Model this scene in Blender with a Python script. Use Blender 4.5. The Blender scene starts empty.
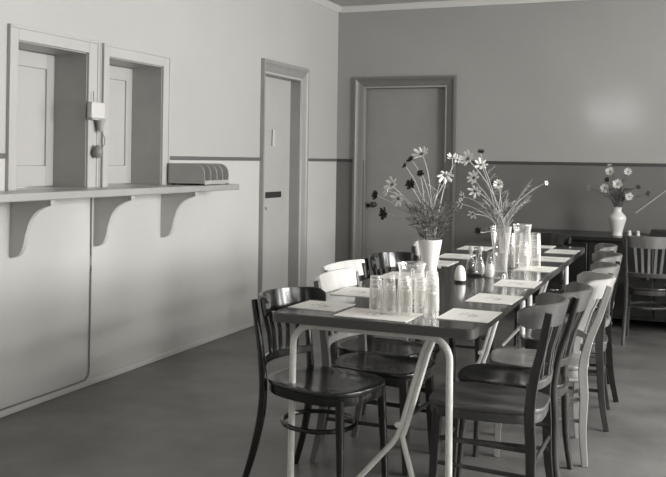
import bpy, bmesh, math, random
from mathutils import Vector as V, Matrix as M
random.seed(7)
S = bpy.context.scene
COL = S.collection
PI = math.pi

# ------------------------------------------------------------------ camera frame (used to lay the room out)
F_PX, YAW, ROLL, PYC, CAMX, CAMZ = 885.8, math.radians(22.28), math.radians(.85), 159.3, 3.41, 1.40
FW = V((-math.sin(YAW), math.cos(YAW), 0)); R0 = V((math.cos(YAW), math.sin(YAW), 0)); U0 = V((0, 0, 1))
RT = R0*math.cos(ROLL)+U0*math.sin(ROLL); UP = -R0*math.sin(ROLL)+U0*math.cos(ROLL)
CAM = V((CAMX, 0, CAMZ))
def ray(px, py): return FW+RT*((px-333)/F_PX)+UP*((PYC-py)/F_PX)
def atY(px, py, y): d = ray(px, py); return CAM+d*(y/d.y)
def atZ(px, py, z): d = ray(px, py); return CAM+d*((z-CAMZ)/d.z)

cam = bpy.data.cameras.new('camera'); co = bpy.data.objects.new('camera', cam); COL.objects.link(co)
co.matrix_world = M(((RT.x, UP.x, -FW.x, CAM.x), (RT.y, UP.y, -FW.y, CAM.y), (RT.z, UP.z, -FW.z, CAM.z), (0, 0, 0, 1)))
cam.sensor_width = 36; cam.lens = 36*F_PX/666; cam.shift_x = 0; cam.shift_y = (PYC-238.5)/666
cam.clip_start = .05
S.camera = co

# ------------------------------------------------------------------ materials
def g(v, w=1.0):
    return (v*1.0, v*(1-.018*w), v*(1-.06*w), 1)
def mat(name, v, rough=.5, spec=.5, noise=0, scale=8, v2=None, coat=0, bump=0, bscale=60, metal=0, wood=False, warm=1.0, stretch=None):
    m = bpy.data.materials.new(name); m.use_nodes = True
    nt = m.node_tree; b = nt.nodes['Principled BSDF']
    b.inputs['Base Color'].default_value = g(v, warm); b.inputs['Roughness'].default_value = rough
    b.inputs['Specular IOR Level'].default_value = spec; b.inputs['Metallic'].default_value = metal
    if coat: b.inputs['Coat Weight'].default_value = coat; b.inputs['Coat Roughness'].default_value = .12
    tc = nt.nodes.new('ShaderNodeTexCoord'); src = tc.outputs['Object']
    if stretch:
        mp = nt.nodes.new('ShaderNodeMapping'); mp.inputs['Scale'].default_value = stretch
        nt.links.new(src, mp.inputs['Vector']); src = mp.outputs['Vector']
    if noise or wood:
        n = nt.nodes.new('ShaderNodeTexNoise'); n.inputs['Scale'].default_value = scale; n.inputs['Detail'].default_value = 6
        n.inputs['Roughness'].default_value = .6
        nt.links.new(src, n.inputs['Vector'])
        cr = nt.nodes.new('ShaderNodeValToRGB')
        lo = v*(1-noise); hi = v2 if v2 is not None else v*(1+noise)
        cr.color_ramp.elements[0].position = .32; cr.color_ramp.elements[0].color = g(lo, warm)
        cr.color_ramp.elements[1].position = .68; cr.color_ramp.elements[1].color = g(hi, warm)
        nt.links.new(n.outputs['Fac'], cr.inputs['Fac']); nt.links.new(cr.outputs['Color'], b.inputs['Base Color'])
    if bump:
        n2 = nt.nodes.new('ShaderNodeTexNoise'); n2.inputs['Scale'].default_value = bscale; n2.inputs['Detail'].default_value = 3
        nt.links.new(src, n2.inputs['Vector'])
        bp = nt.nodes.new('ShaderNodeBump'); bp.inputs['Strength'].default_value = bump; bp.inputs['Distance'].default_value = .01
        nt.links.new(n2.outputs['Fac'], bp.inputs['Height']); nt.links.new(bp.outputs['Normal'], b.inputs['Normal'])
    return m
def glass_mat(name, base=.1, edge=.5, gloss=.08, white=.85):
    """thin pressed glass: clear face-on, milky where the wall is seen edge-on, with a mirror-like sheen"""
    m = bpy.data.materials.new(name); m.use_nodes = True; nt = m.node_tree
    nt.nodes.remove(nt.nodes['Principled BSDF']); out = nt.nodes['Material Output']
    tr = nt.nodes.new('ShaderNodeBsdfTransparent'); tr.inputs[0].default_value = (1, 1, 1, 1)
    gl = nt.nodes.new('ShaderNodeBsdfGlossy'); gl.inputs['Roughness'].default_value = .03
    df = nt.nodes.new('ShaderNodeBsdfTranslucent'); df.inputs[0].default_value = g(white)
    d2 = nt.nodes.new('ShaderNodeBsdfDiffuse'); d2.inputs[0].default_value = g(white)
    ad = nt.nodes.new('ShaderNodeMixShader'); ad.inputs[0].default_value = .55
    nt.links.new(df.outputs[0], ad.inputs[1]); nt.links.new(d2.outputs[0], ad.inputs[2])
    lw = nt.nodes.new('ShaderNodeLayerWeight'); lw.inputs['Blend'].default_value = .5
    pw = nt.nodes.new('ShaderNodeMath'); pw.operation = 'POWER'; pw.inputs[1].default_value = 2
    ma = nt.nodes.new('ShaderNodeMath'); ma.operation = 'MULTIPLY_ADD'; ma.inputs[1].default_value = edge; ma.inputs[2].default_value = base; ma.use_clamp = True
    nt.links.new(lw.outputs['Facing'], pw.inputs[0]); nt.links.new(pw.outputs[0], ma.inputs[0])
    m0 = nt.nodes.new('ShaderNodeMixShader'); nt.links.new(ma.outputs[0], m0.inputs[0])
    nt.links.new(tr.outputs[0], m0.inputs[1]); nt.links.new(ad.outputs[0], m0.inputs[2])
    mx = nt.nodes.new('ShaderNodeMixShader'); mx.inputs[0].default_value = gloss
    nt.links.new(m0.outputs[0], mx.inputs[1]); nt.links.new(gl.outputs[0], mx.inputs[2])
    nt.links.new(mx.outputs[0], out.inputs['Surface'])
    return m
MT = {}
MT['wall_upper'] = mat('wall_upper_paint', .46, .42, .4, .03, 1.2, bump=.12, bscale=14)
MT['wall_upper_shaded'] = mat('wall_upper_shaded_gloss_paint', .30, .12, .5, .04, 1.0, bump=.05, bscale=5)  # back wall's weaker light put into a darker base colour
MT['wall_lower'] = mat('wall_lower_paint', .575, .3, .5, .03, 1.5, bump=.1, bscale=14)
MT['wall_lower_shaded'] = mat('wall_lower_shaded_gloss_paint', .125, .3, .5, .05, 1.5, bump=.08, bscale=14)  # lower paint darkened to carry the shade on the back wall
MT['ceiling'] = mat('ceiling_distemper', .5, .8, .2, .03, 2)
MT['dado_pale'] = mat('dado_rail_left_paint', .13, .4, .5)  # paler tone of the rail, left wall only
MT['dado'] = mat('dado_rail_paint', .045, .4, .5)
MT['moulding'] = mat('moulding_paint', .6, .4, .5)
MT['baseboard'] = mat('baseboard_paint', .62, .35, .5)
MT['floor'] = mat('linoleum', .135, .38, .5, .28, 2.2, v2=.19, bump=.05, bscale=30)
MT['hatch'] = mat('hatch_paint', .46, .4, .5, .03, 3)
MT['reveal'] = mat('reveal_paint', .35, .4, .5, .05, 6)
MT['shelf'] = mat('counter_paint', .42, .32, .5, .05, 5)
MT['bracket'] = mat('bracket_paint', .55, .45, .4)
MT['frame2'] = mat('dark_door_frame_paint', .15, .4, .5, .04, 6)
MT['frame'] = mat('door_frame_paint', .29, .4, .5, .04, 6)
MT['door1'] = mat('pale_door_paint', .46, .4, .5, .03, 4)
MT['door2'] = mat('grey_door_paint', .25, .35, .5, .05, 4)
MT['dark_metal'] = mat('dark_iron', .03, .35, .5)
MT['steel'] = mat('worn_steel', .4, .3, .5, metal=.8)
MT['paper'] = mat('paper', .72, .7, .2)
MT['tabletop'] = mat('dark_formica', .042, .1, .6, .15, 40)
MT['edge'] = mat('table_edge', .085, .3, .5)
MT['white_tube'] = mat('cream_enamel', .8, .3, .5, .05, 30)
MT['dark_wood'] = mat('dark_varnish', .012, .2, .35, .35, 9, coat=.35, stretch=(1, 1, .25))
MT['brown_wood'] = mat('brown_varnish', .035, .36, .35, .45, 10, v2=.07, coat=.15, stretch=(1, 1, .2))
MT['crest_worn_lit'] = mat('worn_lit_brown_varnish', .085, .34, .5, .4, 11, coat=.2, stretch=(1, 1, .2))  # worn tops, paled further to imitate window light on the outer faces
MT['mid_wood'] = mat('worn_mid_wood', .15, .38, .5, .35, 11, coat=.2, stretch=(1, 1, .2))
MT['pale_worn'] = mat('pale_worn_wood', .34, .36, .5, .2, 12, coat=.2, stretch=(1, 1, .2))
MT['light_wood'] = mat('pale_wood', .5, .35, .5, .15, 12, coat=.2, stretch=(1, 1, .2))
MT['seat_dark'] = mat('dark_seat', .022, .24, .4, .5, 12, coat=.25, stretch=(.3, 1, 1))
MT['seat_brown'] = mat('brown_seat', .075, .33, .5, .5, 12, v2=.13, coat=.25, stretch=(.3, 1, 1))
MT['seat_light'] = mat('worn_light_seat', .26, .35, .5, .3, 12, coat=.2, stretch=(.3, 1, 1))
MT['ceramic'] = mat('white_ceramic', .82, .25, .5)
MT['ceramic2'] = mat('grey_ceramic', .5, .25, .5)
MT['black'] = mat('black_base', .02, .3, .5)
MT['glass'] = glass_mat('pressed_glass', .08, .75, .1, 1.0)
MT['vase_glass'] = glass_mat('clear_glass', .08, .5, .08, .95)
MT['window_glass'] = glass_mat('window_glass', 0, 0, .04)
MT['oil'] = mat('dark_vinegar', .03, .1, .6)
MT['petal_w'] = mat('white_petal', .86, .6, .2)
MT['petal_g'] = mat('dull_petal', .5, .6, .2)
MT['petal_d'] = mat('dark_petal', .035, .6, .2)
MT['pollen'] = mat('flower_centre', .16, .7, .2)
MT['stem'] = mat('pale_stem', .42, .6, .3)
MT['stem_d'] = mat('dark_stem', .09, .6, .3)
MT['leaf'] = mat('grey_green_leaf', .10, .6, .3, .5, 30, v2=.24)
MT['leaf_d'] = mat('dark_leaf', .05, .6, .3, .4, 30)
MT['leaf_l'] = mat('pale_leaf', .32, .6, .3)
MT['rack'] = mat('grey_metal_rack', .37, .35, .5, .05, 9, metal=.15)
MT['sideboard'] = mat('dark_sideboard', .012, .3, .5, .3, 9)
MT['rod'] = mat('pale_rod', .4, .4, .4)
MT['cable'] = mat('dark_cable', .22, .5, .4)
MT['plate'] = mat('pale_plate', .6, .35, .5)

def print_mat():
    m = mat('printed_mat', .84, .6, .3); nt = m.node_tree; b = nt.nodes['Principled BSDF']
    tc = nt.nodes.new('ShaderNodeTexCoord'); n = nt.nodes.new('ShaderNodeTexNoise'); n.inputs['Scale'].default_value = 55
    n.inputs['Detail'].default_value = 4
    gr = nt.nodes.new('ShaderNodeVectorMath'); gr.operation = 'LENGTH'
    mp = nt.nodes.new('ShaderNodeMapping'); mp.inputs['Scale'].default_value = (18, 15, 0)
    nt.links.new(tc.outputs['Object'], mp.inputs['Vector']); nt.links.new(mp.outputs['Vector'], gr.inputs[0])
    nt.links.new(tc.outputs['Object'], n.inputs['Vector'])
    c1 = nt.nodes.new('ShaderNodeValToRGB'); c1.color_ramp.elements[0].position = .6; c1.color_ramp.elements[1].position = 1.0
    c1.color_ramp.elements[0].color = (1, 1, 1, 1); c1.color_ramp.elements[1].color = (0, 0, 0, 1)
    nt.links.new(gr.outputs['Value'], c1.inputs['Fac'])
    c2 = nt.nodes.new('ShaderNodeValToRGB'); c2.color_ramp.elements[0].position = .5; c2.color_ramp.elements[1].position = .58
    nt.links.new(n.outputs['Fac'], c2.inputs['Fac'])
    mu = nt.nodes.new('ShaderNodeMath'); mu.operation = 'MULTIPLY'
    nt.links.new(c1.outputs['Color'], mu.inputs[0]); nt.links.new(c2.outputs['Color'], mu.inputs[1])
    mx = nt.nodes.new('ShaderNodeMix'); mx.data_type = 'RGBA'
    mx.inputs['A'].default_value = g(.84); mx.inputs['B'].default_value = g(.38)
    nt.links.new(mu.outputs[0], mx.inputs['Factor']); nt.links.new(mx.outputs['Result'], b.inputs['Base Color'])
    return m
MT['mat'] = print_mat()

# ------------------------------------------------------------------ mesh builder
class MB:
    def __init__(s): s.bm = bmesh.new()
    def face(s, vs, mi=0):
        try: f = s.bm.faces.new(vs); f.material_index = mi; return f
        except ValueError: return None
    def box(s, lo, hi, mi=0, mtx=None):
        pts = [V((x, y, z)) for z in (lo[2], hi[2]) for y in (lo[1], hi[1]) for x in (lo[0], hi[0])]
        if mtx: pts = [mtx @ p for p in pts]
        v = [s.bm.verts.new(p) for p in pts]
        for q in ((0, 2, 3, 1), (4, 5, 7, 6), (0, 1, 5, 4), (2, 6, 7, 3), (0, 4, 6, 2), (1, 3, 7, 5)): s.face([v[i] for i in q], mi)
        return s
    def sweep(s, path, sec, up=V((0, 0, 1)), closed=False, scale=None, mi=0, cap=True):
        """path points; sec list of (side, up) offsets; scale list of (a,b) per point; up vector or list"""
        n = len(path); rings = []
        path = [V(p) for p in path]
        for i, p in enumerate(path):
            if closed: t = path[(i+1) % n]-path[i-1]
            else: t = path[min(i+1, n-1)]-path[max(i-1, 0)]
            t.normalize(); u = V(up[i]) if isinstance(up, list) else V(up)
            sd = t.cross(u)
            if sd.length < 1e-5: sd = t.cross(V((1, 0, 0)))
            sd.normalize(); uu = sd.cross(t).normalized()
            a, b = scale[i] if scale else (1, 1)
            rings.append([s.bm.verts.new(p+sd*(q[0]*a)+uu*(q[1]*b)) for q in sec])
        m = len(sec)
        for i in range(n if closed else n-1):
            A, B = rings[i], rings[(i+1) % n]
            for j in range(m): s.face([A[j], A[(j+1) % m], B[(j+1) % m], B[j]], mi)
        if cap and not closed:
            s.face(list(reversed(rings[0])), mi); s.face(rings[-1], mi)
        return s
    def tube(s, path, r, n=8, closed=False, mi=0, up=None):
        rs = r if isinstance(r, (list, tuple)) else [r]*len(path)
        sec = [(math.cos(2*PI*k/n), math.sin(2*PI*k/n)) for k in range(n)]
        if up is None:
            d = (V(path[-1])-V(path[0])) if not closed else V((0, 0, 0))
            up = V((0, 0, 1)) if (closed or abs(d.normalized().z) < .8) else V((.3, 1, 0)).normalized()
        return s.sweep(path, sec, up, closed, [(q, q) for q in rs], mi)
    def lathe(s, prof, n=24, c=(0, 0, 0), mi=0, flute=0, fl_n=0):
        c = V(c); rings = []
        for (r, z) in prof:
            if r < 1e-6: rings.append([s.bm.verts.new(c+V((0, 0, z)))])
            else:
                ring = []
                for k in range(n):
                    a = 2*PI*k/n; rr = r*(1+flute*math.cos(fl_n*a)) if fl_n else r
                    ring.append(s.bm.verts.new(c+V((rr*math.cos(a), rr*math.sin(a), z))))
                rings.append(ring)
        for A, B in zip(rings, rings[1:]):
            for k in range(n):
                k2 = (k+1) % n
                if len(A) == 1 and len(B) == 1: continue
                if len(A) == 1: s.face([A[0], B[k2], B[k]], mi)
                elif len(B) == 1: s.face([A[k], A[k2], B[0]], mi)
                else: s.face([A[k], A[k2], B[k2], B[k]], mi)
        return s
    def prism(s, poly, axis, lo, hi, mi=0):
        """poly 2D list extruded along axis; axis 0: poly=(y,z); 1: (x,z); 2: (x,y)"""
        def mk(p, h): return V((h, p[0], p[1])) if axis == 0 else V((p[0], h, p[1])) if axis == 1 else V((p[0], p[1], h))
        A = [s.bm.verts.new(mk(p, lo)) for p in poly]; B = [s.bm.verts.new(mk(p, hi)) for p in poly]
        s.face(A, mi); s.face(list(reversed(B)), mi)
        for i in range(len(poly)): j = (i+1) % len(poly); s.face([A[j], A[i], B[i], B[j]], mi)
        return s
    def loft(s, rings, mi=0, capA=True, capB=True):
        R = [[s.bm.verts.new(p) for p in r] for r in rings]; n = len(R[0])
        for A, B in zip(R, R[1:]):
            for k in range(n): s.face([A[k], A[(k+1) % n], B[(k+1) % n], B[k]], mi)
        if capA: s.face(list(reversed(R[0])), mi)
        if capB: s.face(R[-1], mi)
        return s
    def build(s, name, m, parent=None, loc=None, rz=0, smooth=True, bevel=0, ang=38):
        bm = s.bm
        bmesh.ops.recalc_face_normals(bm, faces=bm.faces)
        if smooth:
            for f in bm.faces: f.smooth = True
            for e in bm.edges:
                if len(e.link_faces) == 2 and e.calc_face_angle(0) > math.radians(ang): e.smooth = False
        me = bpy.data.meshes.new(name); bm.to_mesh(me); bm.free()
        for q in (m if isinstance(m, (list, tuple)) else [m]): me.materials.append(MT[q] if isinstance(q, str) else q)
        o = bpy.data.objects.new(name, me); COL.objects.link(o)
        if parent: o.parent = parent
        if loc is not None: o.location = loc
        if rz: o.rotation_euler.z = rz
        if bevel:
            md = o.modifiers.new('edge', 'BEVEL'); md.width = bevel; md.segments = 2; md.limit_method = 'ANGLE'; md.angle_limit = math.radians(40)
        return o
def tag(o, label=None, cat=None, group=None, kind=None):
    if label: o['label'] = label
    if cat: o['category'] = cat
    if group: o['group'] = group
    if kind: o['kind'] = kind
    return o
def empty(name, loc, rz=0, label=None, cat=None, group=None, kind=None):
    o = bpy.data.objects.new(name, None); COL.objects.link(o); o.location = loc; o.rotation_euler.z = rz; o.empty_display_size = .05
    return tag(o, label, cat, group, kind)
def struct(o): o['kind'] = 'structure'; return o
def bez(p0, p1, p2, p3, n=12):
    out = []
    for i in range(n+1):
        t = i/n; out.append(V(p0)*(1-t)**3+V(p1)*3*t*(1-t)**2+V(p2)*3*t*t*(1-t)+V(p3)*t**3)
    return out
def spline(pts, per=6):
    """Catmull-Rom through points"""
    P = [V(p) for p in pts]; P = [P[0]*2-P[1]]+P+[P[-1]*2-P[-2]]; out = []
    for i in range(1, len(P)-2):
        for k in range(per):
            t = k/per; a, b, c, d = P[i-1:i+3]
            out.append(.5*((2*b)+(c-a)*t+(2*a-5*b+4*c-d)*t*t+(-a+3*b-3*c+d)*t**3))
    out.append(P[-2]); return out
def lerp_list(vals, n):
    out = []
    for i in range(n):
        t = i/(n-1)*(len(vals)-1); k = min(int(t), len(vals)-2); out.append(vals[k]+(vals[k+1]-vals[k])*(t-k))
    return out

# ------------------------------------------------------------------ room shell
XR, YB, YF, ZC, ZD = 6.4, 8.417, -3.6, 2.955, 1.394
def wall(name, axis, pos, thick, u0, u1, holes, mats):
    """axis 'x': plane X=pos, u = y; axis 'y': plane Y=pos, u = x. holes: (u0,u1,z0,z1)"""
    us = sorted({u0, u1, *[h[0] for h in holes], *[h[1] for h in holes]})
    zs = sorted({0, ZD, ZC, *[h[2] for h in holes], *[h[3] for h in holes]})
    b = MB()
    for a, c in zip(us, us[1:]):
        for z0, z1 in zip(zs, zs[1:]):
            um, zm = (a+c)/2, (z0+z1)/2
            if any(h[0] < um < h[1] and h[2] < zm < h[3] for h in holes): continue
            lo, hi = sorted((pos, pos+thick)); mi = 0 if zm > ZD else 1
            if axis == 'x': b.box((lo, a, z0), (hi, c, z1), mi)
            else: b.box((a, lo, z0), (c, hi, z1), mi)
    bmesh.ops.remove_doubles(b.bm, verts=b.bm.verts, dist=1e-5)
    return struct(b.build(name, mats, smooth=False))
H1 = (3.783, 4.385, 1.205, 2.02); H2 = (4.585, 5.195, 1.205, 2.02)
D1 = (6.775, 7.535, 0, 2.13); D2 = (.302, 1.138, 0, 2.125)
wall('wall_left', 'x', 0, -.45, YF, YB+.45, [H1, H2, D1], ['wall_upper', 'wall_lower'])
wall('wall_back', 'y', YB, .45, 0, XR, [D2], ['wall_upper_shaded', 'wall_lower_shaded'])
WR = [(-2.6, -.9, .95, 2.5), (1.0, 2.7, .95, 2.5), (3.3, 5.0, .95, 2.5), (5.6, 7.0, .95, 2.5)]  # first opening is an unseen extra, added to brighten the near left wall
wall('wall_right', 'x', XR, .3, YF, YB+.45, WR, ['wall_upper', 'wall_lower'])
WF = [(1.16, 2.27, 2.12, 2.85)]
wall('wall_front', 'y', YF, -.3, 0, XR, WF, ['wall_upper', 'wall_lower'])
struct(MB().box((-.45, YF-.3, -.1), (XR+.3, YB+.45, 0)).build('floor', 'floor', smooth=False))
struct(MB().box((-.45, YF-.3, ZC), (XR+.3, YB+.45, ZC+.1)).build('ceiling', 'ceiling', smooth=False))
# dado rails, cornice, baseboard
def strip(name, m, segs, z0, z1, d):
    b = MB()
    for ax, a, c in segs:
        if ax == 'L': b.box((-.002, a, z0), (d, c, z1))
        else: b.box((a, YB-d, z0), (c, YB+.002, z1))
    return struct(b.build(name, m, bevel=.004))
strip('trim_1', 'dado_pale', [('L', YF, 3.70), ('L', 5.285, 6.69), ('L', 7.69, YB-.013)], ZD-.016, ZD+.012, .012)
strip('trim_2', 'dado', [('B', .0, .178), ('B', 1.242, XR)], ZD-.016, ZD+.012, .012)
prof = [(0, 0), (.014, 0), (.02, .012), (.03, .018), (.042, .045), (.05, .05), (.05, .055), (0, .055)]
b = MB().prism([(p[0], 2.9+p[1]) for p in prof], 1, YF, YB-.02); struct(b.build('trim_3', 'moulding'))
b = MB().prism([(YB-p[0], 2.9+p[1]) for p in prof], 0, .02, XR); struct(b.build('trim_4', 'moulding'))
b = MB().box((0, YF, 0), (.014, 6.69, .036)); b.box((0, 7.69, 0), (.014, YB-.016, .036)); struct(b.build('baseboard_left', 'baseboard', bevel=.004))
b = MB().box((.016, YB-.014, 0), (.178, YB, .036)); b.box((1.242, YB-.014, 0), (XR, YB, .036)); struct(b.build('baseboard_back', 'dark_metal', bevel=.004))

def splay_frame(b, axis, u0, u1, z0, z1, w, wt, out, deep, sides=('l', 'r', 't'), inward=1):
    """bevelled casing around opening (inner u0..u1, top z1). out: how far proud at the outer edge; deep: how far the splay runs into the wall"""
    # cross-section in (offset from opening outward, distance into room)
    sec = [(w, -.001), (w, out), (w-.022, out), (w-.03, out*.75), (w*.35, out*.45), (-.005, -.012), (-.005, -deep), (.012, -deep), (.012, -.003)]
    def pt(u, z, d):
        return V((d, u, z)) if axis == 'x' else V((u, YB-d, z))
    def run(f0, f1):
        A = [f0(*q) for q in sec]; B = [f1(*q) for q in sec]
        b.loft([A, B])
    zt = lambda o, w=w, wt=wt: z1+o*wt/w
    if 'l' in sides: run(lambda o, d: pt(u0-o, z0, d), lambda o, d: pt(u0-o, zt(o), d))
    if 'r' in sides: run(lambda o, d: pt(u1+o, z0, d), lambda o, d: pt(u1+o, zt(o), d))
    if 't' in sides: run(lambda o, d: pt(u0-o, zt(o), d), lambda o, d: pt(u1+o, zt(o), d))

# ---- serving hatches
for i, (h, w0, w1) in enumerate(((H1, .075, .098), (H2, .06, .082))):
    root = struct(empty('window_%d' % (i+1), (0, 0, 0)))
    b = MB(); u0, u1, z0, z1 = h
    o0 = 3.712 if i == 0 else 4.522; o1 = 4.478 if i == 0 else 5.275; zt = 2.10
    # casing: flat boards with a raised outer bead
    for (a, c, lo, hi) in ((o0, u0, z0, zt), (u1, o1, z0, zt), (u0, u1, z1, zt)):
        b.box((-.002, a, lo), (.016, c, hi))
    b.box((.014, o0, z0), (.023, o0+.016, zt)); b.box((.014, o1-.016, z0), (.023, o1, zt)); b.box((.014, o0+.016, zt-.018), (.023, o1-.016, zt))
    struct(b.build('window_frame', 'hatch', root, bevel=.004))
    b = MB(); t = .006   # lining of the recess
    b.box((-.29, u1-t, z0), (0, u1+.002, z1)); b.box((-.29, u0-.002, z0), (0, u0+t, z1)); b.box((-.29, u0, z1-t), (0, u1, z1+.002))
    struct(b.build('window_lining', 'reveal', root))
    b = MB(); xx = -.24  # sliding shutter: stiles, rails, sunk panel
    s_ = .07
    b.box((xx-.03, u0, z0+.008), (xx, u0+s_, z1-.01)); b.box((xx-.03, u1-s_, z0+.008), (xx, u1, z1-.01))
    b.box((xx-.03, u0+s_, z0+.008), (xx, u1-s_, z0+.13)); b.box((xx-.03, u0+s_, z1-.1), (xx, u1-s_, z1-.01))
    b.box((xx-.026, u0+s_, z0+.13), (xx-.012, u1-s_, z1-.1))
    sh = b.build('window_shutter', 'hatch', root, bevel=.003); struct(sh)
# dark strip standing in for the shadowed gap between the casings
struct(MB().box((-.002, 4.479, 1.205), (.006, 4.521, 2.095)).build('gap_shadow_strip', 'reveal'))

# ---- counter shelf under the hatches
sh = MB()
out = [(0, 2.2), (.30, 2.2), (.30, 5.78), (.27, 5.82), (0, 5.82)]
sh.prism(out, 2, 1.165, 1.207)
counter = sh.build('counter_shelf', 'shelf', bevel=.006)
tag(counter, 'long grey painted counter shelf under the two serving hatches', 'counter')
for i, y in enumerate((3.752, 4.47, 5.205)):
    pr = [(0.0, 1.165), (0, .845)]
    pr += [(p.x, p.y) for p in bez((.02, .845, 0), (.10, .86, 0), (.09, .93, 0), (.115, 1.0, 0), 8)]
    pr += [(p.x, p.y) for p in bez((.115, 1.0, 0), (.14, 1.09, 0), (.2, 1.12, 0), (.265, 1.135, 0), 8)]
    pr += [(.265, 1.165)]
    bk = MB().prism(pr, 1, y, y+.03).build('bracket', 'bracket', counter, bevel=.003)
    MB().box((.25, y-.004, 1.135), (.275, y+.03, 1.165)).build('bracket_block', 'hatch', bk)

# ---- rack on the counter
rk = empty('divided_rack', (.036, 5.24, 1.207), math.radians(6), 'grey four slot rack with rounded dividers on the counter end', 'rack')
def divider(y, mname='rack'):
    pr = [(0, .012), (.27, .012), (.27, .075)]+[(p.x, p.y) for p in bez((.27, .075, 0), (.27, .12, 0), (.24, .15, 0), (.19, .15, 0), 8)]+[(0, .15)]
    return MB().prism(pr, 1, y, y+.008).build('divider', mname, rk, bevel=.002)
for k in range(5): divider(k*.104)
MB().box((0, 0, .012), (.006, .424, .15)).build('back_panel', 'rack', rk)
MB().box((.006, .008, .012), (.265, .416, .018)).build('tray_floor', 'rack', rk)
MB().box((.262, 0, .006), (.276, .424, .034)).build('front_rail', 'shelf', rk, bevel=.003)
for y in (0.0, .404):
    for x in (.02, .25): MB().box((x, y, 0), (x+.02, y+.02, .012)).build('foot', 'black', rk)

# ---- call box between the hatches
bx = empty('call_box', (.024, 4.44, 1.6), 0, 'small white box with hanging push switch between the hatches', 'switch box')
MB().box((0, -.08, .025), (.036, .05, .125)).build('case', 'plate', bx, bevel=.008)
MB().box((-.002, -.08, .015), (.04, .055, .027)).build('case_lip', 'reveal', bx)
MB().lathe([(0, -.055), (.012, -.052), (.02, -.02), (.03, .02), (0, .02)], 14, (.028, .015, 0)).build('cup', 'reveal', bx)
MB().tube([(.03, .02, -.05), (.034, .05, -.09), (.03, .055, -.13), (.022, .03, -.155)], .003, 6).build('flex', 'cable', bx)
MB().lathe([(0, -.215), (.018, -.21), (.032, -.19), (.034, -.175), (.022, -.15), (.01, -.135), (0, -.133)], 14, (.025, -.005, 0)).build('push_switch', 'cable', bx)
MB().tube([(.01, -.03, .13), (.012, -.036, .17), (.008, -.03, .19)], .0025, 6).build('lead_wire', 'cable', bx)

# ---- cable down the wall
pts = [(.008, 4.437, 1.165), (.008, 4.44, .7), (.008, 4.436, .2), (.010, 4.432, .09), (.016, 4.40, .055), (.018, 4.3, .045), (.018, 3.5, .045), (.018, 2.0, .045)]
tag(MB().tube(spline(pts, 5), .0045, 6).build('wall_cable', 'cable'), 'thin dark cable running down the white wall below the counter to the baseboard', 'cable')

# ---- door in the left wall
dr = struct(empty('door_1', (0, 0, 0)))
b = MB(); splay_frame(b, 'x', D1[0], D1[1], 0, D1[3], .088, .115, .035, .2); struct(b.build('door_frame', 'frame', dr))
lf = struct(MB().box((-.17, D1[0]-.01, .008), (-.115, D1[1]+.01, D1[3]+.01)).build('door_leaf', 'door1', dr, bevel=.003))
b = MB().box((-.117, 7.03, 1.045), (-.109, 7.35, 1.1)); b.build('letter_slot', 'dark_metal', dr, bevel=.002)
b = MB().box((-.117, 7.15, 1.51), (-.105, 7.2, 1.66)); b.build('door_plate', 'plate', dr, bevel=.003)
b = MB().tube([(-.112, 7.146, 1.51), (-.108, 7.146, 1.66)], .005, 6); b.build('plate_edge', 'dark_metal', dr)
b = MB().lathe([(0, 0), (.014, 0), (.014, .004), (0, .006)], 14); k = b.build('key_escutcheon', 'steel', dr, (-.115, 7.045, .955)); k.rotation_euler.y = PI/2
# ---- door in the back wall
dr = struct(empty('door_2', (0, 0, 0)))
b = MB(); splay_frame(b, 'y', D2[0], D2[1], 0, D2[3], .112, .108, .035, .12); struct(b.build('door_frame', 'frame2', dr))
struct(MB().box((D2[0]-.01, YB+.08, .008), (D2[1]+.01, YB+.125, D2[3]+.01)).build('door_leaf', 'door2', dr, bevel=.003))
p = atY(374, 204.5, YB+.07)
b = MB().lathe([(0, 0), (.026, 0), (.028, .006), (.012, .012), (.011, .04), (.028, .05), (.03, .062), (.02, .072), (0, .074)], 16)
k = b.build('door_knob', 'dark_metal', dr, (p.x, YB+.082, p.z)); k.rotation_euler.x = PI/2
b = MB().lathe([(0, 0), (.018, 0), (.02, .004), (.012, .012), (0, .014)], 14)
k = b.build('key_escutcheon', 'dark_metal', dr, (p.x-.062, YB+.082, p.z-.012)); k.rotation_euler.x = PI/2

# ---- windows that light the room (right wall and wall behind the camera)
def win(n, axis, h, pos, sgn):
    root = struct(empty('window_%d' % n, (0, 0, 0))); u0, u1, z0, z1 = h; b = MB()
    def bx_(a, c, lo, hi, d0, d1):
        d0, d1 = sorted((pos+sgn*d0, pos+sgn*d1))
        if axis == 'x': b.box((d0, a, lo), (d1, c, hi))
        else: b.box((a, d0, lo), (c, d1, hi))
    for a, c, lo, hi in ((u0, u0+.06, z0, z1), (u1-.06, u1, z0, z1), (u0+.06, u1-.06, z0, z0+.06), (u0+.06, u1-.06, z1-.06, z1), ((u0+u1)/2-.035, (u0+u1)/2+.035, z0+.06, z1-.06), (u0+.06, u1-.06, z1-.52, z1-.47)):
        bx_(a, c, lo, hi, .08, .14)
    struct(b.build('window_frame', 'hatch', root))
    b = MB(); bx_(u0-.05, u1+.05, z0-.04, z0, -.06, .08); struct(b.build('window_sill', 'hatch', root))
    b = MB(); bx_(u0+.05, u1-.05, z0+.05, z1-.05, .105, .110); struct(b.build('pane', 'window_glass', root, smooth=False))
for i, h in enumerate(WR): win(i+3, 'x', h, XR, 1)
for i, h in enumerate(WF): win(i+7, 'y', h, YF, -1)

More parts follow.
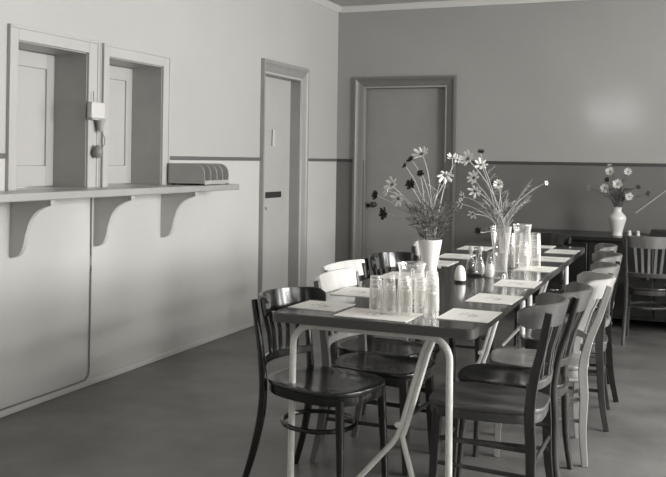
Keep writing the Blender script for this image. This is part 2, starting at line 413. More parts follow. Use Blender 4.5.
def daylight(name, loc, rot, sx, sy, power):
    l = bpy.data.lights.new(name, 'AREA'); l.shape = 'RECTANGLE'; l.size = sx; l.size_y = sy; l.energy = power; l.color = (1, .995, .98)
    o = bpy.data.objects.new(name, l); COL.objects.link(o); o.location = loc; o.rotation_euler = rot; return o
for i, h in enumerate(WR):
    daylight('daylight_window', (XR+.32, (h[0]+h[1])/2, (h[2]+h[3])/2), (0, PI/2, 0), h[3]-h[2], h[1]-h[0], (8, 62, 320, 125)[i])
for h in WF:
    daylight('daylight_window', ((h[0]+h[1])/2, YF-.32, (h[2]+h[3])/2), (PI/2, 0, 0), h[1]-h[0], h[3]-h[2], 13)
W = bpy.data.worlds.new('sky'); S.world = W; W.use_nodes = True
W.node_tree.nodes['Background'].inputs[0].default_value = (.95, .97, 1, 1); W.node_tree.nodes['Background'].inputs[1].default_value = 1.0

# ------------------------------------------------------------------ tables
TX0, TX1, TY0, TYM, TY1, TZ = 1.81, 2.65, 3.26, 5.06, 6.86, .77
TT = .036
def table(y0, y1, label, s1=True):
    t = empty('folding_table', ((TX0+TX1)/2, (y0+y1)/2, 0), 0, label, 'table', 'folding tables set end to end')
    hx, hy = (TX1-TX0)/2, (y1-y0)/2-.002
    r = .03; poly = []
    for cx_, cy_, a0 in ((hx-r, hy-r, 0), (-hx+r, hy-r, 90), (-hx+r, -hy+r, 180), (hx-r, -hy+r, 270)):
        for k in range(5):
            a = math.radians(a0+k*22.5); poly.append((cx_+r*math.cos(a), cy_+r*math.sin(a)))
    MB().prism([(x*.994, y*.997) for x, y in poly], 2, TZ-TT+.002, TZ).build('tabletop', 'tabletop', t, bevel=.002)
    ring = [V((x, y, TZ-TT/2-.001)) for x, y in poly]
    MB().sweep(ring, [(-.003, -TT/2), (.003, -TT/2), (.003, TT/2-.001), (-.003, TT/2-.001)], closed=True).build('edge_band', 'edge', t)
    cx = (TX0+TX1)/2
    for sgn in (-1, 1):
        yy = sgn*(hy-.11); xl, xr, zt, rr = 1.861-cx, 2.532-cx, .708, .085
        path = [(xl-.004, yy, 0)]+[(xl, yy, zt-rr)]
        path += [(xl+rr-rr*math.cos(a), yy, zt-rr+rr*math.sin(a)) for a in [PI/2*k/7 for k in range(1, 8)]]
        path += [(xr-rr+rr*math.sin(a), yy, zt-rr+rr*math.cos(a)) for a in [PI/2*k/7 for k in range(0, 8)]]
        path += [(xr+.004, yy, 0)]
        lg = MB().sweep(path, [(.0145*math.cos(2*PI*k/10), .0145*math.sin(2*PI*k/10)) for k in range(10)], up=V((0, 1, 0))).build('leg_frame', 'white_tube', t)
        # pinned pair of bent struts behind each leg frame, splaying to two feet
        ys = yy-sgn*.05
        ox = .0
        for q, (foot, dx) in enumerate(() if not s1 and sgn < 0 else (((2.075-cx), -.011), ((2.405-cx), .011))):
            pts = [(2.455-cx+dx+ox, ys-sgn*.02, .73), (2.42-cx+dx, ys, .63), (2.335-cx+dx, ys, .33), (2.318-cx+dx, ys, .285)]
            pts += [(2.318-cx+dx+(foot-(2.318-cx+dx))*.1, ys, .25), (foot, ys, .012)]
            MB().tube(pts, .0115, 8).build('strut', 'white_tube', t)
        if s1 or sgn > 0: MB().tube([(2.312-cx, ys-.02, .335), (2.312-cx, ys+.02, .335)], .012, 8).build('strut_pin', 'white_tube', t)
        MB().box((xl, yy-.02, .72), (xl+.05, yy+.02, TZ-TT)).build('leg_bracket', 'white_tube', t)
        MB().box((xr-.05, yy-.02, .72), (xr, yy+.02, TZ-TT)).build('leg_bracket', 'white_tube', t)
    return t
table(TY0, TYM, 'dark topped folding table with white tube legs, near one carrying the white vase')
table(TYM, TY1, 'dark topped folding table with white tube legs, far one by the back wall', False)

# ------------------------------------------------------------------ chairs (local: seat centre at origin, faces +x)
def seat_outline(hw, xb, xf, n=28, e=2.7, back=.86):
    pts = []
    for k in range(n):
        a = 2*PI*k/n; c, s_ = math.cos(a), math.sin(a)
        x = abs(c)**(2/e)*(1 if c > 0 else -1); y = abs(s_)**(2/e)*(1 if s_ > 0 else -1)
        xx = (x+1)/2*(xf-xb)+xb; w = back+(1-back)*(x+1)/2
        pts.append((xx, y*hw*w))
    return pts
def chair(loc, face, style, crest_m, post_m, seat_m, label, slats=5, h=.815, leg_m=None, slat_m=None, name='bentwood_chair', dep=None, wrap=None, splay=-.03, square=False, xf=None, rec=0, hw=.205, SH=.445):
    rt = empty(name, (loc[0], loc[1], 0), math.radians(face), label, 'chair', 'cafe chairs around the dining tables')
    leg_m = leg_m or post_m; slat_m = slat_m or crest_m
    xb = -.228; pw = .95 if style == 'A' else 1.14; xf = xf or (.215 if style == 'A' else .235)
    # seat : dished board over an apron ring
    ol = seat_outline(hw, xb, xf) if style == 'A' else seat_outline(hw, xb, xf, e=3.6, back=.84)
    def sc(k, z): return [V((.008+(x-.008)*k, y*k, z)) for x, y in ol]
    MB().loft([sc(.96, SH-.018), sc(1.0, SH-.016), sc(1.012, SH-.008), sc(1.0, SH), sc(.93, SH+.002), sc(.75, SH-.006), sc(.45, SH-.010), sc(.1, SH-.010)]).build('seat', seat_m, rt, ang=60)
    b = MB(); k0, k1 = .97, .88
    zt, zb = SH-.018, SH-.054
    b.loft([sc(k1, zb), sc(k0, zb), sc(k0+.01, zb+.006), sc(k0+.01, zt)], capA=False, capB=False)
    b.loft([sc(k1, zt), sc(k1, zb)], capA=False, capB=False)
    bmesh.ops.remove_doubles(b.bm, verts=b.bm.verts, dist=1e-5)
    b.build('seat_frame', post_m if style == 'A' else seat_m, rt)
    # back posts running down into the sabre rear legs
    for sy in (-1, 1):
        
        pts = [(-.272-splay, sy*.190*pw, 0), (-.226-splay*.5, sy*.182*pw, .16), (-.196, sy*.174*pw, .32), (-.190, sy*.172*pw, .45), (-.203-rec*.2, sy*.174*pw, .58), (-.224-rec*.6, sy*.177*pw, .70), (-.243-rec, sy*.178*pw, h-.025)]
        path = spline(pts, 5)
        if style == 'A':
            MB().tube(path, lerp_list([.0135, .016, .018, .0175, .0155, .014, .0125], len(path)), 10, up=V((0, 1, 0))).build('back_post', post_m, rt)
        else:
            secr = [(-.0115, -.017), (.0115, -.017), (.0115, .017), (-.0115, .017)]
            sc_ = [(1, v) for v in lerp_list([.85, 1, 1.15, 1.2, 1.05, .95, .8], len(path))]
            MB().sweep(path, secr, up=V((1, 0, 0)), scale=sc_).build('back_post', post_m, rt, bevel=.003)
    # crest rail, curved in plan, ends rounded
    def arc(x0, depth, w, z, n=16, deg=72):
        A = math.radians(deg); return [V((x0+depth*(1-math.cos(A*q))/(1-math.cos(A)), w*math.sin(A*q)/math.sin(A), z)) for q in [(-1+2*i/n) for i in range(n+1)]]
    wrap = wrap or (.192 if style == 'A' else .19)
    dep = dep or (.12 if style == 'A' else .14)
    x0 = -.268-rec
    n = 18; path = arc(x0, dep, wrap, h-.048, n); ups = [V((-.25-rec*2, 0, 1)).normalized()]*(n+1)
    hts = []
    for i in range(n+1):
        q = abs(-1+2*i/n); e_ = 1 if q < .8 or square else math.sqrt(max(.1, 1-((q-.8)/.2)**2*.75)); hts.append((1, e_*(1-.10*q*q)))
    hh, tk = .047, .0095
    sec = [(-tk, -hh), (tk, -hh), (tk*1.1, 0), (tk, hh*.94), (tk*.4, hh), (-tk*.4, hh), (-tk, hh*.94), (-tk*1.1, 0)]
    MB().sweep(path, sec, up=ups, scale=hts).build('crest_rail', crest_m, rt, ang=50)
    # lower back rail
    lowp = arc(-.232, .05, .165*pw+.012, .545, 12, 50)
    MB().sweep(lowp, [(-.009, -.017), (.009, -.017), (.009, .017), (-.009, .017)], up=V((-.15, 0, 1))).build('lower_rail', crest_m if style != 'A' else post_m, rt, bevel=.003)
    for k in range(slats):
        q = (-1+2*(k+1)/(slats+1))*.9
        a = V((-.231+.05*q*q, q*.15*pw, .555)); c = V((x0+.008+dep*q*q*.5, q*wrap*.9, h-.09))
        mid = (a+c)/2+V((.008, 0, 0))
        MB().sweep([a, mid, c], [(-.0045, -.010), (.0045, -.010), (.0045, .010), (-.0045, .010)], up=V((0, 1, 0))).build('back_slat', slat_m, rt, bevel=.002)
    # front legs
    for sy in (-1, 1):
        a, c = V((xf-.055, sy*.150, SH-.03)), V((xf-.035, sy*.165, 0))
        if style == 'A':
            MB().tube([a, a.lerp(c, .12), a.lerp(c, .5), c], [.0185, .019, .0165, .0125], 12).build('front_leg', leg_m, rt)
        else:
            s2 = .0175
            MB().sweep([a, a.lerp(c, .5), c], [(-s2, -s2), (s2, -s2), (s2, s2), (-s2, s2)], up=V((1, 0, 0)), scale=[(1, 1), (.95, .95), (.75, .75)]).build('front_leg', leg_m, rt, bevel=.003)
    if style == 'A':
        R = .148; ring = [(.0-.015+R*1.08*math.cos(2*PI*k/28), R*math.sin(2*PI*k/28), .285) for k in range(28)]
        MB().tube(ring, .0105, 8, closed=True).build('hoop_stretcher', post_m, rt)
    else:
        for sy in (-1, 1):
            for z in (.30, .20):
                MB().tube([(xf-.046, sy*.156, z), (-.205, sy*.19, z)], .009, 8).build('side_stretcher', leg_m, rt)
        MB().tube([(-.204, -.19, .25), (-.204, .19, .25)], .0095, 8).build('rear_stretcher', leg_m, rt)
        MB().tube([(xf-.045, -.156, .25), (xf-.045, .156, .25)], .0095, 8).build('front_stretcher', leg_m, rt)
    return rt

chair((1.956, 3.467), -14, 'A', 'dark_wood', 'dark_wood', 'seat_dark', 'glossy dark bentwood chair at the near left table corner', h=.825, splay=.01, xf=.255, wrap=.2, dep=.13, hw=.218, SH=.47)
chair((2.05, 3.96), -5, 'B', 'light_wood', 'mid_wood', 'seat_dark', 'chair with a pale crest rail just behind the glossy dark chair', name='wooden_chair', leg_m='brown_wood', slats=3, h=.86, dep=.03, wrap=.19, square=True)
chair((1.94, 4.32), -8, 'B', 'light_wood', 'brown_wood', 'seat_dark', 'chair with a pale crest rail, second one behind the glossy dark chair', name='wooden_chair', slats=3, h=.86, dep=.03, wrap=.215, square=True)
chair((1.88, 5.04), -24, 'A', 'dark_wood', 'dark_wood', 'seat_dark', 'dark bentwood chair behind the glass jug at the left table side', h=.835)
chair((1.95, 5.80), -4, 'B', 'light_wood', 'brown_wood', 'seat_brown', 'pale backed chair behind the white vase at the far left table side', name='wooden_chair', slats=3, h=.86, dep=.04, square=True)
chair((2.65, 3.59), 180, 'B', 'crest_worn_lit', 'brown_wood', 'seat_brown', 'worn brown chair with square posts nearest the camera on the right', name='wooden_chair', slats=4, h=.86, wrap=.215, rec=.015, splay=-.05)
chair((2.675, 3.99), 180, 'A', 'crest_worn_lit', 'brown_wood', 'seat_dark', 'round seated bentwood chair second in the right hand row', slats=4, h=.86, wrap=.21, xf=.25, splay=-.05, rec=.04)
chair((2.715, 4.40), 191, 'B', 'pale_worn', 'pale_worn', 'seat_light', 'pale wooden chair third in the right hand row', name='wooden_chair', slats=4, h=.86, rec=.06, splay=-.07)
chair((2.75, 5.03), 184, 'B', 'mid_wood', 'brown_wood', 'seat_brown', 'mid brown wooden chair fourth in the right hand row', name='wooden_chair', slats=4, h=.85, splay=-.04)
chair((2.72, 5.62), 190, 'B', 'mid_wood', 'dark_wood', 'seat_brown', 'wooden chair with a worn top rail fifth in the right hand row', name='wooden_chair', slats=4, h=.85, wrap=.215)
chair((2.64, 6.28), 188, 'A', 'mid_wood', 'dark_wood', 'seat_brown', 'bentwood chair last in the right hand row by the far table corner', slats=4, h=.845)
chair((2.30, 6.98), -84, 'A', 'dark_wood', 'dark_wood', 'seat_dark', 'dark bentwood chair at the far head of the table', h=.835, wrap=.22)
chair((3.08, 7.42), 92, 'A', 'mid_wood', 'brown_wood', 'seat_dark', 'slatted wooden chair pulled up to the dark sideboard by the back wall', slats=5, h=.85)

# ------------------------------------------------------------------ place mats
def placemat(x, y, rz, label, w=.21, d=.27):
    o = MB().box((-w/2, -d/2, 0), (w/2, d/2, .0025)).build('place_mat', 'mat', None, (x, y, TZ+.0003), math.radians(rz), smooth=False)
    return tag(o, label, 'place mat', 'printed place mats')
placemat(1.935, 3.50, -3, 'printed white place mat in front of the glossy dark chair', .22, .21)
placemat(2.225, 3.405, 88, 'printed white place mat at the near end of the table, before the glasses', .21, .31)
placemat(1.94, 3.95, 4, 'printed white place mat beside the second left chair, behind the glasses')
placemat(1.94, 4.62, 0, 'printed white place mat behind the glass jug on the left side')
placemat(1.94, 5.30, 0, 'printed white place mat just right of the white flower vase')
placemat(1.95, 5.74, 2, 'printed white place mat behind the salt shaker on the left side')
placemat(1.94, 6.34, 0, 'printed white place mat farthest along the left side of the table')
for y, l in ((3.56, 'printed white place mat nearest the camera on the right table edge'), (4.04, 'printed white place mat second along the right table edge'),
             (4.60, 'printed white place mat third along the right table edge'), (5.30, 'printed white place mat fourth along the right table edge'),
             (5.88, 'printed white place mat fifth along the right table edge'), (6.42, 'printed white place mat last along the right table edge')):
    placemat(2.535+(.03 if y < 5 else .01), y, random.uniform(-2, 2), l)
placemat(2.31, 6.71, 90, 'printed white place mat at the far head of the table', .19, .27)

# ------------------------------------------------------------------ glasses
def tumbler(x, y, z, label, group, hgt=.112, r=.03):
    """upside-down fluted tumbler"""
    b = MB()
    b.lathe([(r, 0), (r*.985, .01), (r*.93, hgt*.5), (r*.86, hgt*.93), (r*.80, hgt), (0, hgt), ], 40, flute=.02, fl_n=10)
    b.lathe([(r*.88, 0.0005), (r*.82, hgt*.5), (r*.74, hgt*.86), (0, hgt*.88)], 20)
    o = b.build('glass_tumbler', 'glass', None, (x, y, z), random.uniform(0, 1))
    return tag(o, label, 'glass', group)
GL1 = [(2.195, 3.455, 2, 'at left end of near cluster'), (2.258, 3.452, 1, 'second in near cluster front row'), (2.325, 3.450, 2, 'third in near cluster front row'),
       (2.437, 3.440, 3, 'in tall stack before white vase'), (2.232, 3.515, 2, 'left in near cluster second row'), (2.297, 3.512, 2, 'mid second row of near cluster'),
       (2.375, 3.500, 2, 'just left of tall near stack'), (2.40, 3.585, 2, 'between pressed jug and white vase'), (2.185, 3.575, 1, 'left beside the pressed glass jug, behind')]
for x, y, n, wd in GL1:
    for k in range(n):
        pos = ('bottom', 'top', 'top')[k] if n == 2 else ('bottom', 'middle', 'top')[k]
        tumbler(x, y, TZ+.0032+k*.036, 'upturned glass tumbler %s%s' % (wd, '' if n == 1 else ', %s of its stack' % pos), 'upturned tumblers on the near table', r=.028)
def jug(p, hgt, r, label, handle=0):
    j = empty('glass_jug', p, handle, label, 'jug', 'glass water jugs')
    b = MB(); b.lathe([(0, .004), (r*.8, 0), (r*.86, .01), (r, hgt*.3), (r*.95, hgt*.6), (r*.88, hgt*.85), (r*1.0, hgt), (r*.96, hgt), (r*.83, hgt*.84), (r*.9, hgt*.6), (r*.94, hgt*.3), (r*.78, .02), (0, .016)], 48, flute=.012, fl_n=16)
    b.build('body', 'glass', j)
    MB().tube(spline([(r*.86, 0, hgt*.88), (r*1.45, 0, hgt*.86), (r*1.65, 0, hgt*.62), (r*1.4, 0, hgt*.36), (r*.94, 0, hgt*.26)], 5), .0075, 8).build('handle', 'glass', j)
    MB().lathe([(r*.99, hgt-.006), (r*1.03, hgt-.004), (r*1.03, hgt+.001), (r*.98, hgt+.002), (r*.99, hgt-.006)], 32).build('rim', 'glass', j)
    return j
jug((2.290, 3.640, TZ), .19, .060, 'pressed glass water jug among the near tumblers', -1.2)
jug((2.45, 5.36, TZ), .255, .054, 'tall glass water jug on the far part of the table', 2.2)
for x, y, n, wd in ((2.525, 5.40, 3, 'right of the tall far jug'), (2.392, 5.29, 3, 'left of the tall far jug'), (2.475, 5.275, 2, 'before the tall far jug')):
    for k in range(n):
        pos = ('bottom', 'top')[k] if n == 2 else ('bottom', 'middle', 'top')[k]
        tumbler(x, y, TZ+.0032+k*.045, 'upturned glass tumbler %s, %s of its stack' % (wd, pos), 'upturned tumblers by the tall jug')

# ------------------------------------------------------------------ cruets
p = atZ(458.6, 283, TZ)
s_ = empty('salt_shaker', (p.x, p.y+.03, TZ), 0, 'white domed shaker with a dark base on the dark table', 'shaker')
MB().lathe([(0, 0), (.029, 0), (.03, .004), (.03, .012), (0, .012)], 24).build('base', 'black', s_)
MB().lathe([(0, .012), (.029, .012), (.030, .03), (.027, .055), (.021, .075), (.011, .087), (0, .09)], 24).build('dome', 'ceramic', s_)
p = atZ(474, 276, TZ)
c_ = empty('cruet_stand', (p.x, p.y+.03, TZ), 0, 'small dark tray stand holding the two cruets', 'stand')
MB().lathe([(0, 0), (.05, 0), (.052, .006), (.05, .012), (0, .010)], 24).build('tray', 'black', c_)
MB().tube([(0, .012, .01), (0, .012, .13)], .003, 6).build('stem', 'steel', c_)
MB().tube([(.012*math.cos(2*PI*k/12), .012, .142+.012*math.sin(2*PI*k/12)) for k in range(12)], .003, 6, closed=True, up=V((0, 1, 0))).build('loop_handle', 'steel', c_)
def cruet(x, y, z, liquid, label):
    c = empty('cruet_bottle', (x, y, z), 0, label, 'cruet', 'cruets with ball stoppers'); c.scale = (1.12, 1.12, 1.12)
    MB().lathe([(0, 0), (.022, 0), (.025, .01), (.024, .04), (.016, .065), (.009, .08), (.009, .095), (.012, .10), (.007, .10)], 20).build('bottle', 'glass', c)
    MB().lathe([(0, .003), (.019, .003), (.021, .012), (.020, .036), (.014, .056), (0, .058)], 20).build('contents', liquid, c)
    MB().lathe([(0, .094), (.007, .096), (.008, .106), (.014, .114), (.015, .122), (.010, .133), (0, .136)], 16).build('stopper', 'ceramic', c)
cruet(p.x-.022, p.y+.015, TZ+.012, 'oil', 'dark filled cruet with a pale ball stopper on the small stand')
cruet(p.x+.024, p.y+.03, TZ+.012, 'glass', 'clear cruet on the small stand beside the dark filled one')
p = atZ(488.6, 278, TZ)
dc = empty('glass_carafe', (p.x, p.y+.02, TZ), 0, 'small pear shaped glass bottle left of the glass vase', 'bottle')
MB().lathe([(0, 0), (.018, 0), (.027, .02), (.027, .045), (.019, .08), (.011, .115), (.011, .135), (.014, .14)], 24).build('body', 'vase_glass', dc)
MB().lathe([(0, .003), (.015, .003), (.024, .02), (.024, .045), (.017, .074), (0, .076)], 20).build('contents', 'petal_w', dc)

# ------------------------------------------------------------------ flowers
def frame_to(d):
    d = V(d).normalized(); return d.to_track_quat('Z', 'Y').to_matrix().to_4x4()
def flower(kind, mouth, head, facing, size, label, group, n=8, droop=.25, stem_m='stem', petal_m=None, leafy=2):
    """kind: white/dull/dark flower; top-level object at the vase mouth, parts stem, petals, centre, leaves"""
    rt = empty('cosmos_flower' if kind != 'dark' else 'dark_flower', mouth, 0, label, 'flower', group)
    h = V(head)-V(mouth); f = V(facing).normalized()
    base = V((0, 0, -.12)) + V((-h.x, -h.y, 0))*.12
    sw = V((random.uniform(-.03, .03), random.uniform(-.03, .03), random.uniform(-.01, .03))); c1 = V((h.x*.2, h.y*.2, h.z*.55))+sw; c2 = h-f*min(.08, h.length*.3)-sw*1.3
    path = [base]+bez((0, 0, 0), c1, c2, h, 12)
    MB().tube(path, lerp_list([.0028, .0026, .0018], len(path)), 5).build('stem', stem_m, rt)
    mt = M.Translation(h) @ frame_to(f)
    pm = petal_m or {'white': 'petal_w', 'dull': 'petal_g', 'dark': 'petal_d'}[kind]
    b = MB()
    for k in range(n):
        a = 2*PI*k/n+random.uniform(-.12, .12); L = size*.5*random.uniform(.88, 1.06); wd = L*.30 if kind != 'dark' else L*.38
        tilt = droop*random.uniform(.3, 1.6); rows = []
        for t, w_ in ((.08, .35), (.35, .85), (.7, 1.0), (.92, .75), (1.0, .35)):
            z = L*(math.sin(tilt)*t + .15*t*t)*(-1 if droop < 0 else 1)
            for sx, cz in ((-1, .0), (0, -.012), (1, .0)):
                x_, y_ = t*L*math.cos(tilt), sx*wd*w_*.62
                rows.append(mt @ V((x_*math.cos(a)-y_*math.sin(a), x_*math.sin(a)+y_*math.cos(a), z+cz*L*5*w_*.5)))
        vs = [b.bm.verts.new(q) for q in rows]
        for i in range(4):
            for j in range(2): b.face([vs[i*3+j], vs[i*3+j+1], vs[i*3+j+4], vs[i*3+j+3]])
    ob = b.build('petals', pm, rt, ang=80); md = ob.modifiers.new('thick', 'SOLIDIFY'); md.thickness = .0006
    b = MB(); b.lathe([(0, -.006), (.004, -.004), (size*.10, .0), (size*.11, .003), (size*.07, .007), (0, .008)], 10)
    b.bm.transform(mt); b.build('flower_centre', 'pollen' if kind != 'dark' else 'petal_d', rt)
    if leafy:
        b = MB()
        for k in range(leafy):
            i = random.randint(3, 8); q = path[i]; d = V((random.uniform(-1, 1), random.uniform(-1, 1), random.uniform(.1, .9))).normalized()
            frond(b, q, d, random.uniform(.04, .075))
        b.build('leaves', 'leaf_l' if stem_m == 'stem' else 'leaf_d', rt)
    return rt
def frond(b, q, d, L, r=.0009):
    sd = d.cross(V((0, 0, 1)));
    if sd.length < .1: sd = V((1, 0, 0))
    sd.normalize(); tip = q+d*L
    b.tube([q, q+d*L*.5+V((0, 0, .004)), tip], [r*1.2, r*1.1, r*.6], 3)
    for k in range(3):
        o = q+d*L*(.25+.25*k)
        for s2 in (-1, 1):
            e = o+d*L*.22+sd*s2*L*.24*(1-.2*k)+V((0, 0, random.uniform(-.006, .01)))
            b.tube([o, e], [r, r*.5], 3)
def foliage(name, c, rx, rz_, n, m, label, group=None, L=(.03, .07), z0=0):
    b = MB()
    for k in range(n):
        a = random.uniform(0, 2*PI); rr = random.random()**.6; zz = random.random()
        q = V((math.cos(a)*rx*rr*(.35+.65*zz), math.sin(a)*rx*rr*(.35+.65*zz), z0+zz*rz_))
        d = V((q.x*4, q.y*4, random.uniform(.0, .25)))+V((random.uniform(-.12, .12), random.uniform(-.12, .12), random.uniform(-.05, .18)))
        frond(b, q, d.normalized(), random.uniform(*L), .0017)
    for k in range(n//9):
        a = random.uniform(0, 2*PI); q = V((math.cos(a)*rx*.75, math.sin(a)*rx*.75, z0+rz_*random.uniform(.5, 1.1)))
        b.tube([V((math.cos(a)*.012, math.sin(a)*.012, -.10)), q*.45+V((0, 0, .02)), q], [.0016, .0014, .0009], 4)
    o = b.build(name, m, None, c)
    return tag(o, label, 'foliage', group, 'stuff')

# vase one: white, tapered
p = atZ(427.3, 300, TZ); v1 = V((p.x, p.y+.03, TZ))
o = MB().lathe([(0, 0), (.037, 0), (.038, .006), (.031, .018), (.027, .05), (.0265, .08), (.031, .13), (.0405, .19), (.0515, .25), (.0545, .270), (.0525, .272), (.049, .262), (.038, .19), (.025, .12), (0, .1)], 40, flute=.012, fl_n=18).build('flower_vase', 'ceramic', None, v1)
tag(o, 'white tapered vase of tall cosmos behind the near glasses', 'vase')
m1 = v1+V((0, 0, .262))
G1 = 'flowers in the white tapered vase'
def at(px, py, v, dy): return atY(px, py, v.y+dy)
def mo(m, k): return m+V((.022*math.cos(k*2.1), .022*math.sin(k*2.1), 0))
tc_ = (CAM-m1).normalized()
L1 = [('white', 421.5, 154.5, .02, (-.15, -.7, .75), .085, 'white cosmos standing highest in the white vase', 9),
      ('white', 445, 175, -.06, (.3, -.6, -.45), .078, 'white cosmos nodding right beside the back door frame', 8),
      ('white', 452, 158, .05, (.3, -.5, .8), .06, 'white cosmos half open above the door frame edge, upright', 7),
      ('dull', 457.5, 160, .10, (.6, -.5, .3), .05, 'dull cosmos touching the dark dado line at right of the door', 7),
      ('white', 392, 185, -.04, (-.35, -.85, .4), .075, 'pale cosmos seen side on at upper left of white vase', 7),
      ('white', 387.5, 191, .03, (-.8, -.55, .1), .06, 'pale cosmos just above the left dark flower heads', 7),
      ('white', 398.5, 198.5, -.02, (-.25, -.9, -.2), .075, 'pale cosmos hanging lowest at left of white vase', 7),
      ('dark', 410.5, 160, .04, (-.4, -.6, .6), .04, 'dark flower head beside the highest white cosmos', 9),
      ('dark', 405, 166, .0, (-.6, -.5, .4), .035, 'dark flower head under the highest dark one', 9),
      ('dark', 420.5, 173.5, -.05, (-.1, -.9, .3), .036, 'dark flower head in the middle below the highest cosmos', 9),
      ('dark', 410.5, 184.5, -.07, (-.1, -.9, .2), .05, 'dark flower head at the heart of the white vase bunch', 9),
      ('dark', 376, 195, -.03, (-.5, -.85, .1), .05, 'dark flower head far left above the door knob', 9),
      ('dark', 384.5, 213.5, -.06, (-.5, -.85, 0), .06, 'dark flower head lowest at left below the door knob', 9)]
for i, (kd, px, py, dy, fc, sz, lb, n) in enumerate(L1):
    flower(kd, mo(m1, i), at(px, py, v1, dy), fc, sz, lb, G1, n, leafy=3)
foliage('foliage', m1, .115, .16, 150, 'leaf', 'feathery grey leaves massed above the white tapered vase rim')

# vase two: clear glass
p = atZ(499, 279, TZ); v2 = V((p.x, p.y+.03, TZ))
o = MB().lathe([(0, .006), (.038, 0), (.042, .006), (.038, .03), (.036, .07), (.040, .13), (.048, .2), (.058, .28), (.0560, .281), (.046, .2), (.037, .13), (.033, .07), (.034, .04), (0, .035)], 32, flute=.02, fl_n=12).build('flower_vase', 'vase_glass', None, v2)
tag(o, 'clear glass vase with visible stems on the far part of the table', 'vase')
m2 = v2+V((0, 0, .255)); G2 = 'flowers in the clear glass vase'
L2 = [('white', 468, 159, -.05, (-.3, -.8, .35), .095, 'large white cosmos at upper left of the glass vase', 8),
      ('white', 481, 165, .05, (.2, -.8, .4), .08, 'white cosmos seen narrow, right of the large white one', 7),
      ('white', 474, 178, -.02, (-.3, -.8, .2), .088, 'white cosmos directly below the large white one', 8),
      ('white', 475, 191, -.08, (-.1, -.9, -.3), .08, 'white cosmos drooping at mid height of the glass vase bunch', 7),
      ('white', 463, 197, .04, (-.7, -.6, .1), .07, 'white cosmos at the left fringe of the glass vase bunch', 7),
      ('white', 461, 204, -.03, (-.6, -.7, -.2), .062, 'white cosmos low at the left of the glass vase bunch', 7),
      ('white', 473, 214, -.06, (-.3, -.8, -.5), .062, 'pale cosmos hanging lowest near the glass vase mouth', 6),
      ('white', 498.5, 184.5, -.03, (.1, -.95, .2), .058, 'round pale flower alone at right of the glass vase bunch', 14),
      ('dark', 481, 152, .02, (0, -.7, .7), .04, 'dark flower head touching the dado line above glass vase', 8),
      ('dark', 493, 184, .03, (-.2, -.8, .3), .035, 'dark flower head beside the round pale flower', 8),
      ('dark', 479, 231, -.08, (-.5, -.8, .1), .05, 'dark ragged flower drooping beside the glass vase mouth', 7),
      ('white', 546, 183, .05, (.7, -.6, .2), .03, 'small white bud on a long thin stem at far right', 6)]
for i, (kd, px, py, dy, fc, sz, lb, n) in enumerate(L2):
    flower(kd, mo(m2, i), at(px, py, v2, dy), fc, sz, lb, G2, n, leafy=3)
foliage('foliage', m2, .09, .15, 42, 'leaf_l', 'thin pale feathery leaves rising from the clear glass vase', L=(.03, .08))
# grass sprays to the right
for i, (px, py, lb) in enumerate(((528, 187, 'upper pale grass spray reaching right from the glass vase'), (527, 201, 'lower pale grass spray bending right from the glass vase'))):
    e = at(px, py, v2, .06)-m2; b = MB(); path = bez((0, 0, -.1), (.02, 0, .06), e*.6+V((0, 0, .03)), e, 10); b.tube(path, lerp_list([.0018, .0008], 11), 4)
    for k in range(5, 11):
        for s2 in (-1, 1):
            d = (path[min(k+1, 10)]-path[k-1]).normalized(); q = path[k]
            b.tube([q, q+d*.035+V((0, 0, .018*s2))], [.0014, .0005], 4)
    o = b.build('grass_spray', 'stem', None, m2); tag(o, lb, 'grass spray', 'grass sprays in the glass vase')

# ------------------------------------------------------------------ sideboard at the back wall
sb = empty('sideboard', (2.9, 8.06, 0), 0, 'dark wooden sideboard against the back wall under the small vase', 'sideboard')
X0, X1 = -.9, 1.3
MB().box((X0, -.31, .745), (X1, .345, .78)).build('top', 'sideboard', sb, bevel=.004)
MB().box((X0+.03, -.27, .10), (X1-.03, .335, .745)).build('carcass', 'sideboard', sb)
for k in range(4):
    w = (X1-X0-.08)/4; a = X0+.04+k*w
    d_ = MB().box((a+.006, -.287, .13), (a+w-.006, -.27, .725)).build('door', 'sideboard', sb, bevel=.003)
    MB().lathe([(0, 0), (.01, 0), (.008, .012), (.014, .02), (0, .026)], 12).build('knob', 'dark_metal', d_, (a+w-.05, -.287, .45)).rotation_euler.x = PI/2
for x in (X0+.06, X1-.06):
    for y in (-.24, .29): MB().tube([(x, y, .1), (x, y, 0)], [.025, .018], 10).build('leg', 'sideboard', sb)
p = atY(617, 235, 7.98); v3 = V((p.x, 7.98, .781))
o = MB().lathe([(0, 0), (.045, 0), (.047, .008), (.043, .02), (.052, .06), (.070, .125), (.076, .15), (.070, .168), (.050, .19), (.036, .205), (.034, .225), (.042, .243), (.039, .244), (.030, .225), (.0, .2)], 32).build('flower_vase', 'ceramic2', None, v3)
tag(o, 'white baluster vase of daisies on the dark sideboard', 'vase')
m3 = v3+V((0, 0, .236)); G3 = 'flowers in the vase on the sideboard'
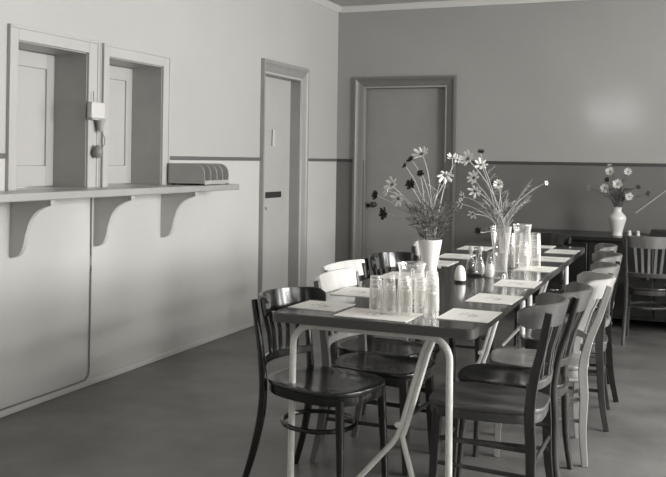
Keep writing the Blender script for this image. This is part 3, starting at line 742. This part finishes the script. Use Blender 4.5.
L3 = [('white', 610, 171.5, -.02, (-.1, -1, .25), .078, 'pale daisy highest at left in the sideboard vase', 12),
      ('white', 628, 172, .02, (.1, -1, .3), .072, 'pale daisy highest at right in the sideboard vase', 12),
      ('white', 617.5, 184, -.08, (0, -1, .05), .088, 'brightest daisy in the centre of the sideboard vase', 13),
      ('white', 605, 188, -.04, (-.2, -1, .1), .082, 'pale daisy left of the brightest one in the sideboard vase', 12),
      ('dull', 629, 196.5, -.05, (.3, -1, 0), .072, 'pale daisy low at right in the sideboard vase', 12),
      ('dull', 589.5, 188, .0, (-1, -.45, .1), .065, 'pale daisy seen side on at far left of the sideboard vase', 10),
      ('dull', 609.5, 165.5, .05, (0, -.6, .8), .04, 'small daisy bud touching the dado line above the sideboard', 8),
      ('dark', 607, 180, .03, (-.1, -.9, .3), .05, 'dark daisy behind the two pale left ones on the sideboard', 10),
      ('dark', 638, 187, .03, (.4, -.8, .2), .045, 'dark daisy right of the brightest one on the sideboard', 10),
      ('dark', 647, 193.5, .0, (.8, -.6, 0), .055, 'dark daisy farthest right over the slanting pale rod', 10)]
for i, (kd, px, py, dy, fc, sz, lb, n) in enumerate(L3):
    flower(kd, mo(m3, i), at(px, py, v3, dy), fc, sz, lb, G3, n, stem_m='stem_d', petal_m=None if kd == 'dark' else 'petal_g', leafy=2)
foliage('foliage', m3, .09, .17, 70, 'leaf_d', 'dark leaves massed above the sideboard vase')
# small things on the sideboard
for px, lb in ((629.5, 'small pale pot on the sideboard, the one nearer the vase'), (638, 'small pale pot on the sideboard, the one farther from the vase')):
    q = atY(px, 231, 7.96)
    o = MB().lathe([(0, 0), (.014, 0), (.018, .015), (.013, .03), (.016, .04), (.009, .05), (0, .052)], 14).build('small_pot', 'ceramic2', None, (q.x, 7.96, .781))
    tag(o, lb, 'pot', 'small pale pots on the sideboard')
q = atY(662, 231, 8.05)
o = MB().box((-.09, -.08, 0), (.12, .08, .06)).build('dark_box', 'black', None, (q.x, 8.05, .781), bevel=.01); tag(o, 'flat dark box on the sideboard by the picture edge', 'box')
# thin rod leaning on the wall
a, c = atY(635.5, 213, YB-.004), atY(665.5, 191, YB-.004); d = (c-a)
o = MB().tube([a, c+d*1.2], .006, 6).build('slanting_rod', 'rod'); tag(o, 'thin pale rod slanting across the dark back wall', 'rod')

# ------------------------------------------------------------------ render look
S.view_settings.view_transform = 'Standard'; S.view_settings.look = 'None'; S.view_settings.gamma = 1
S.view_settings.use_curve_mapping = False; S.view_settings.exposure = 0.40
S.cycles.use_denoising = True
S.cycles.max_bounces = 10; S.cycles.diffuse_bounces = 5; S.cycles.transparent_max_bounces = 40; S.cycles.sample_clamp_indirect = 4
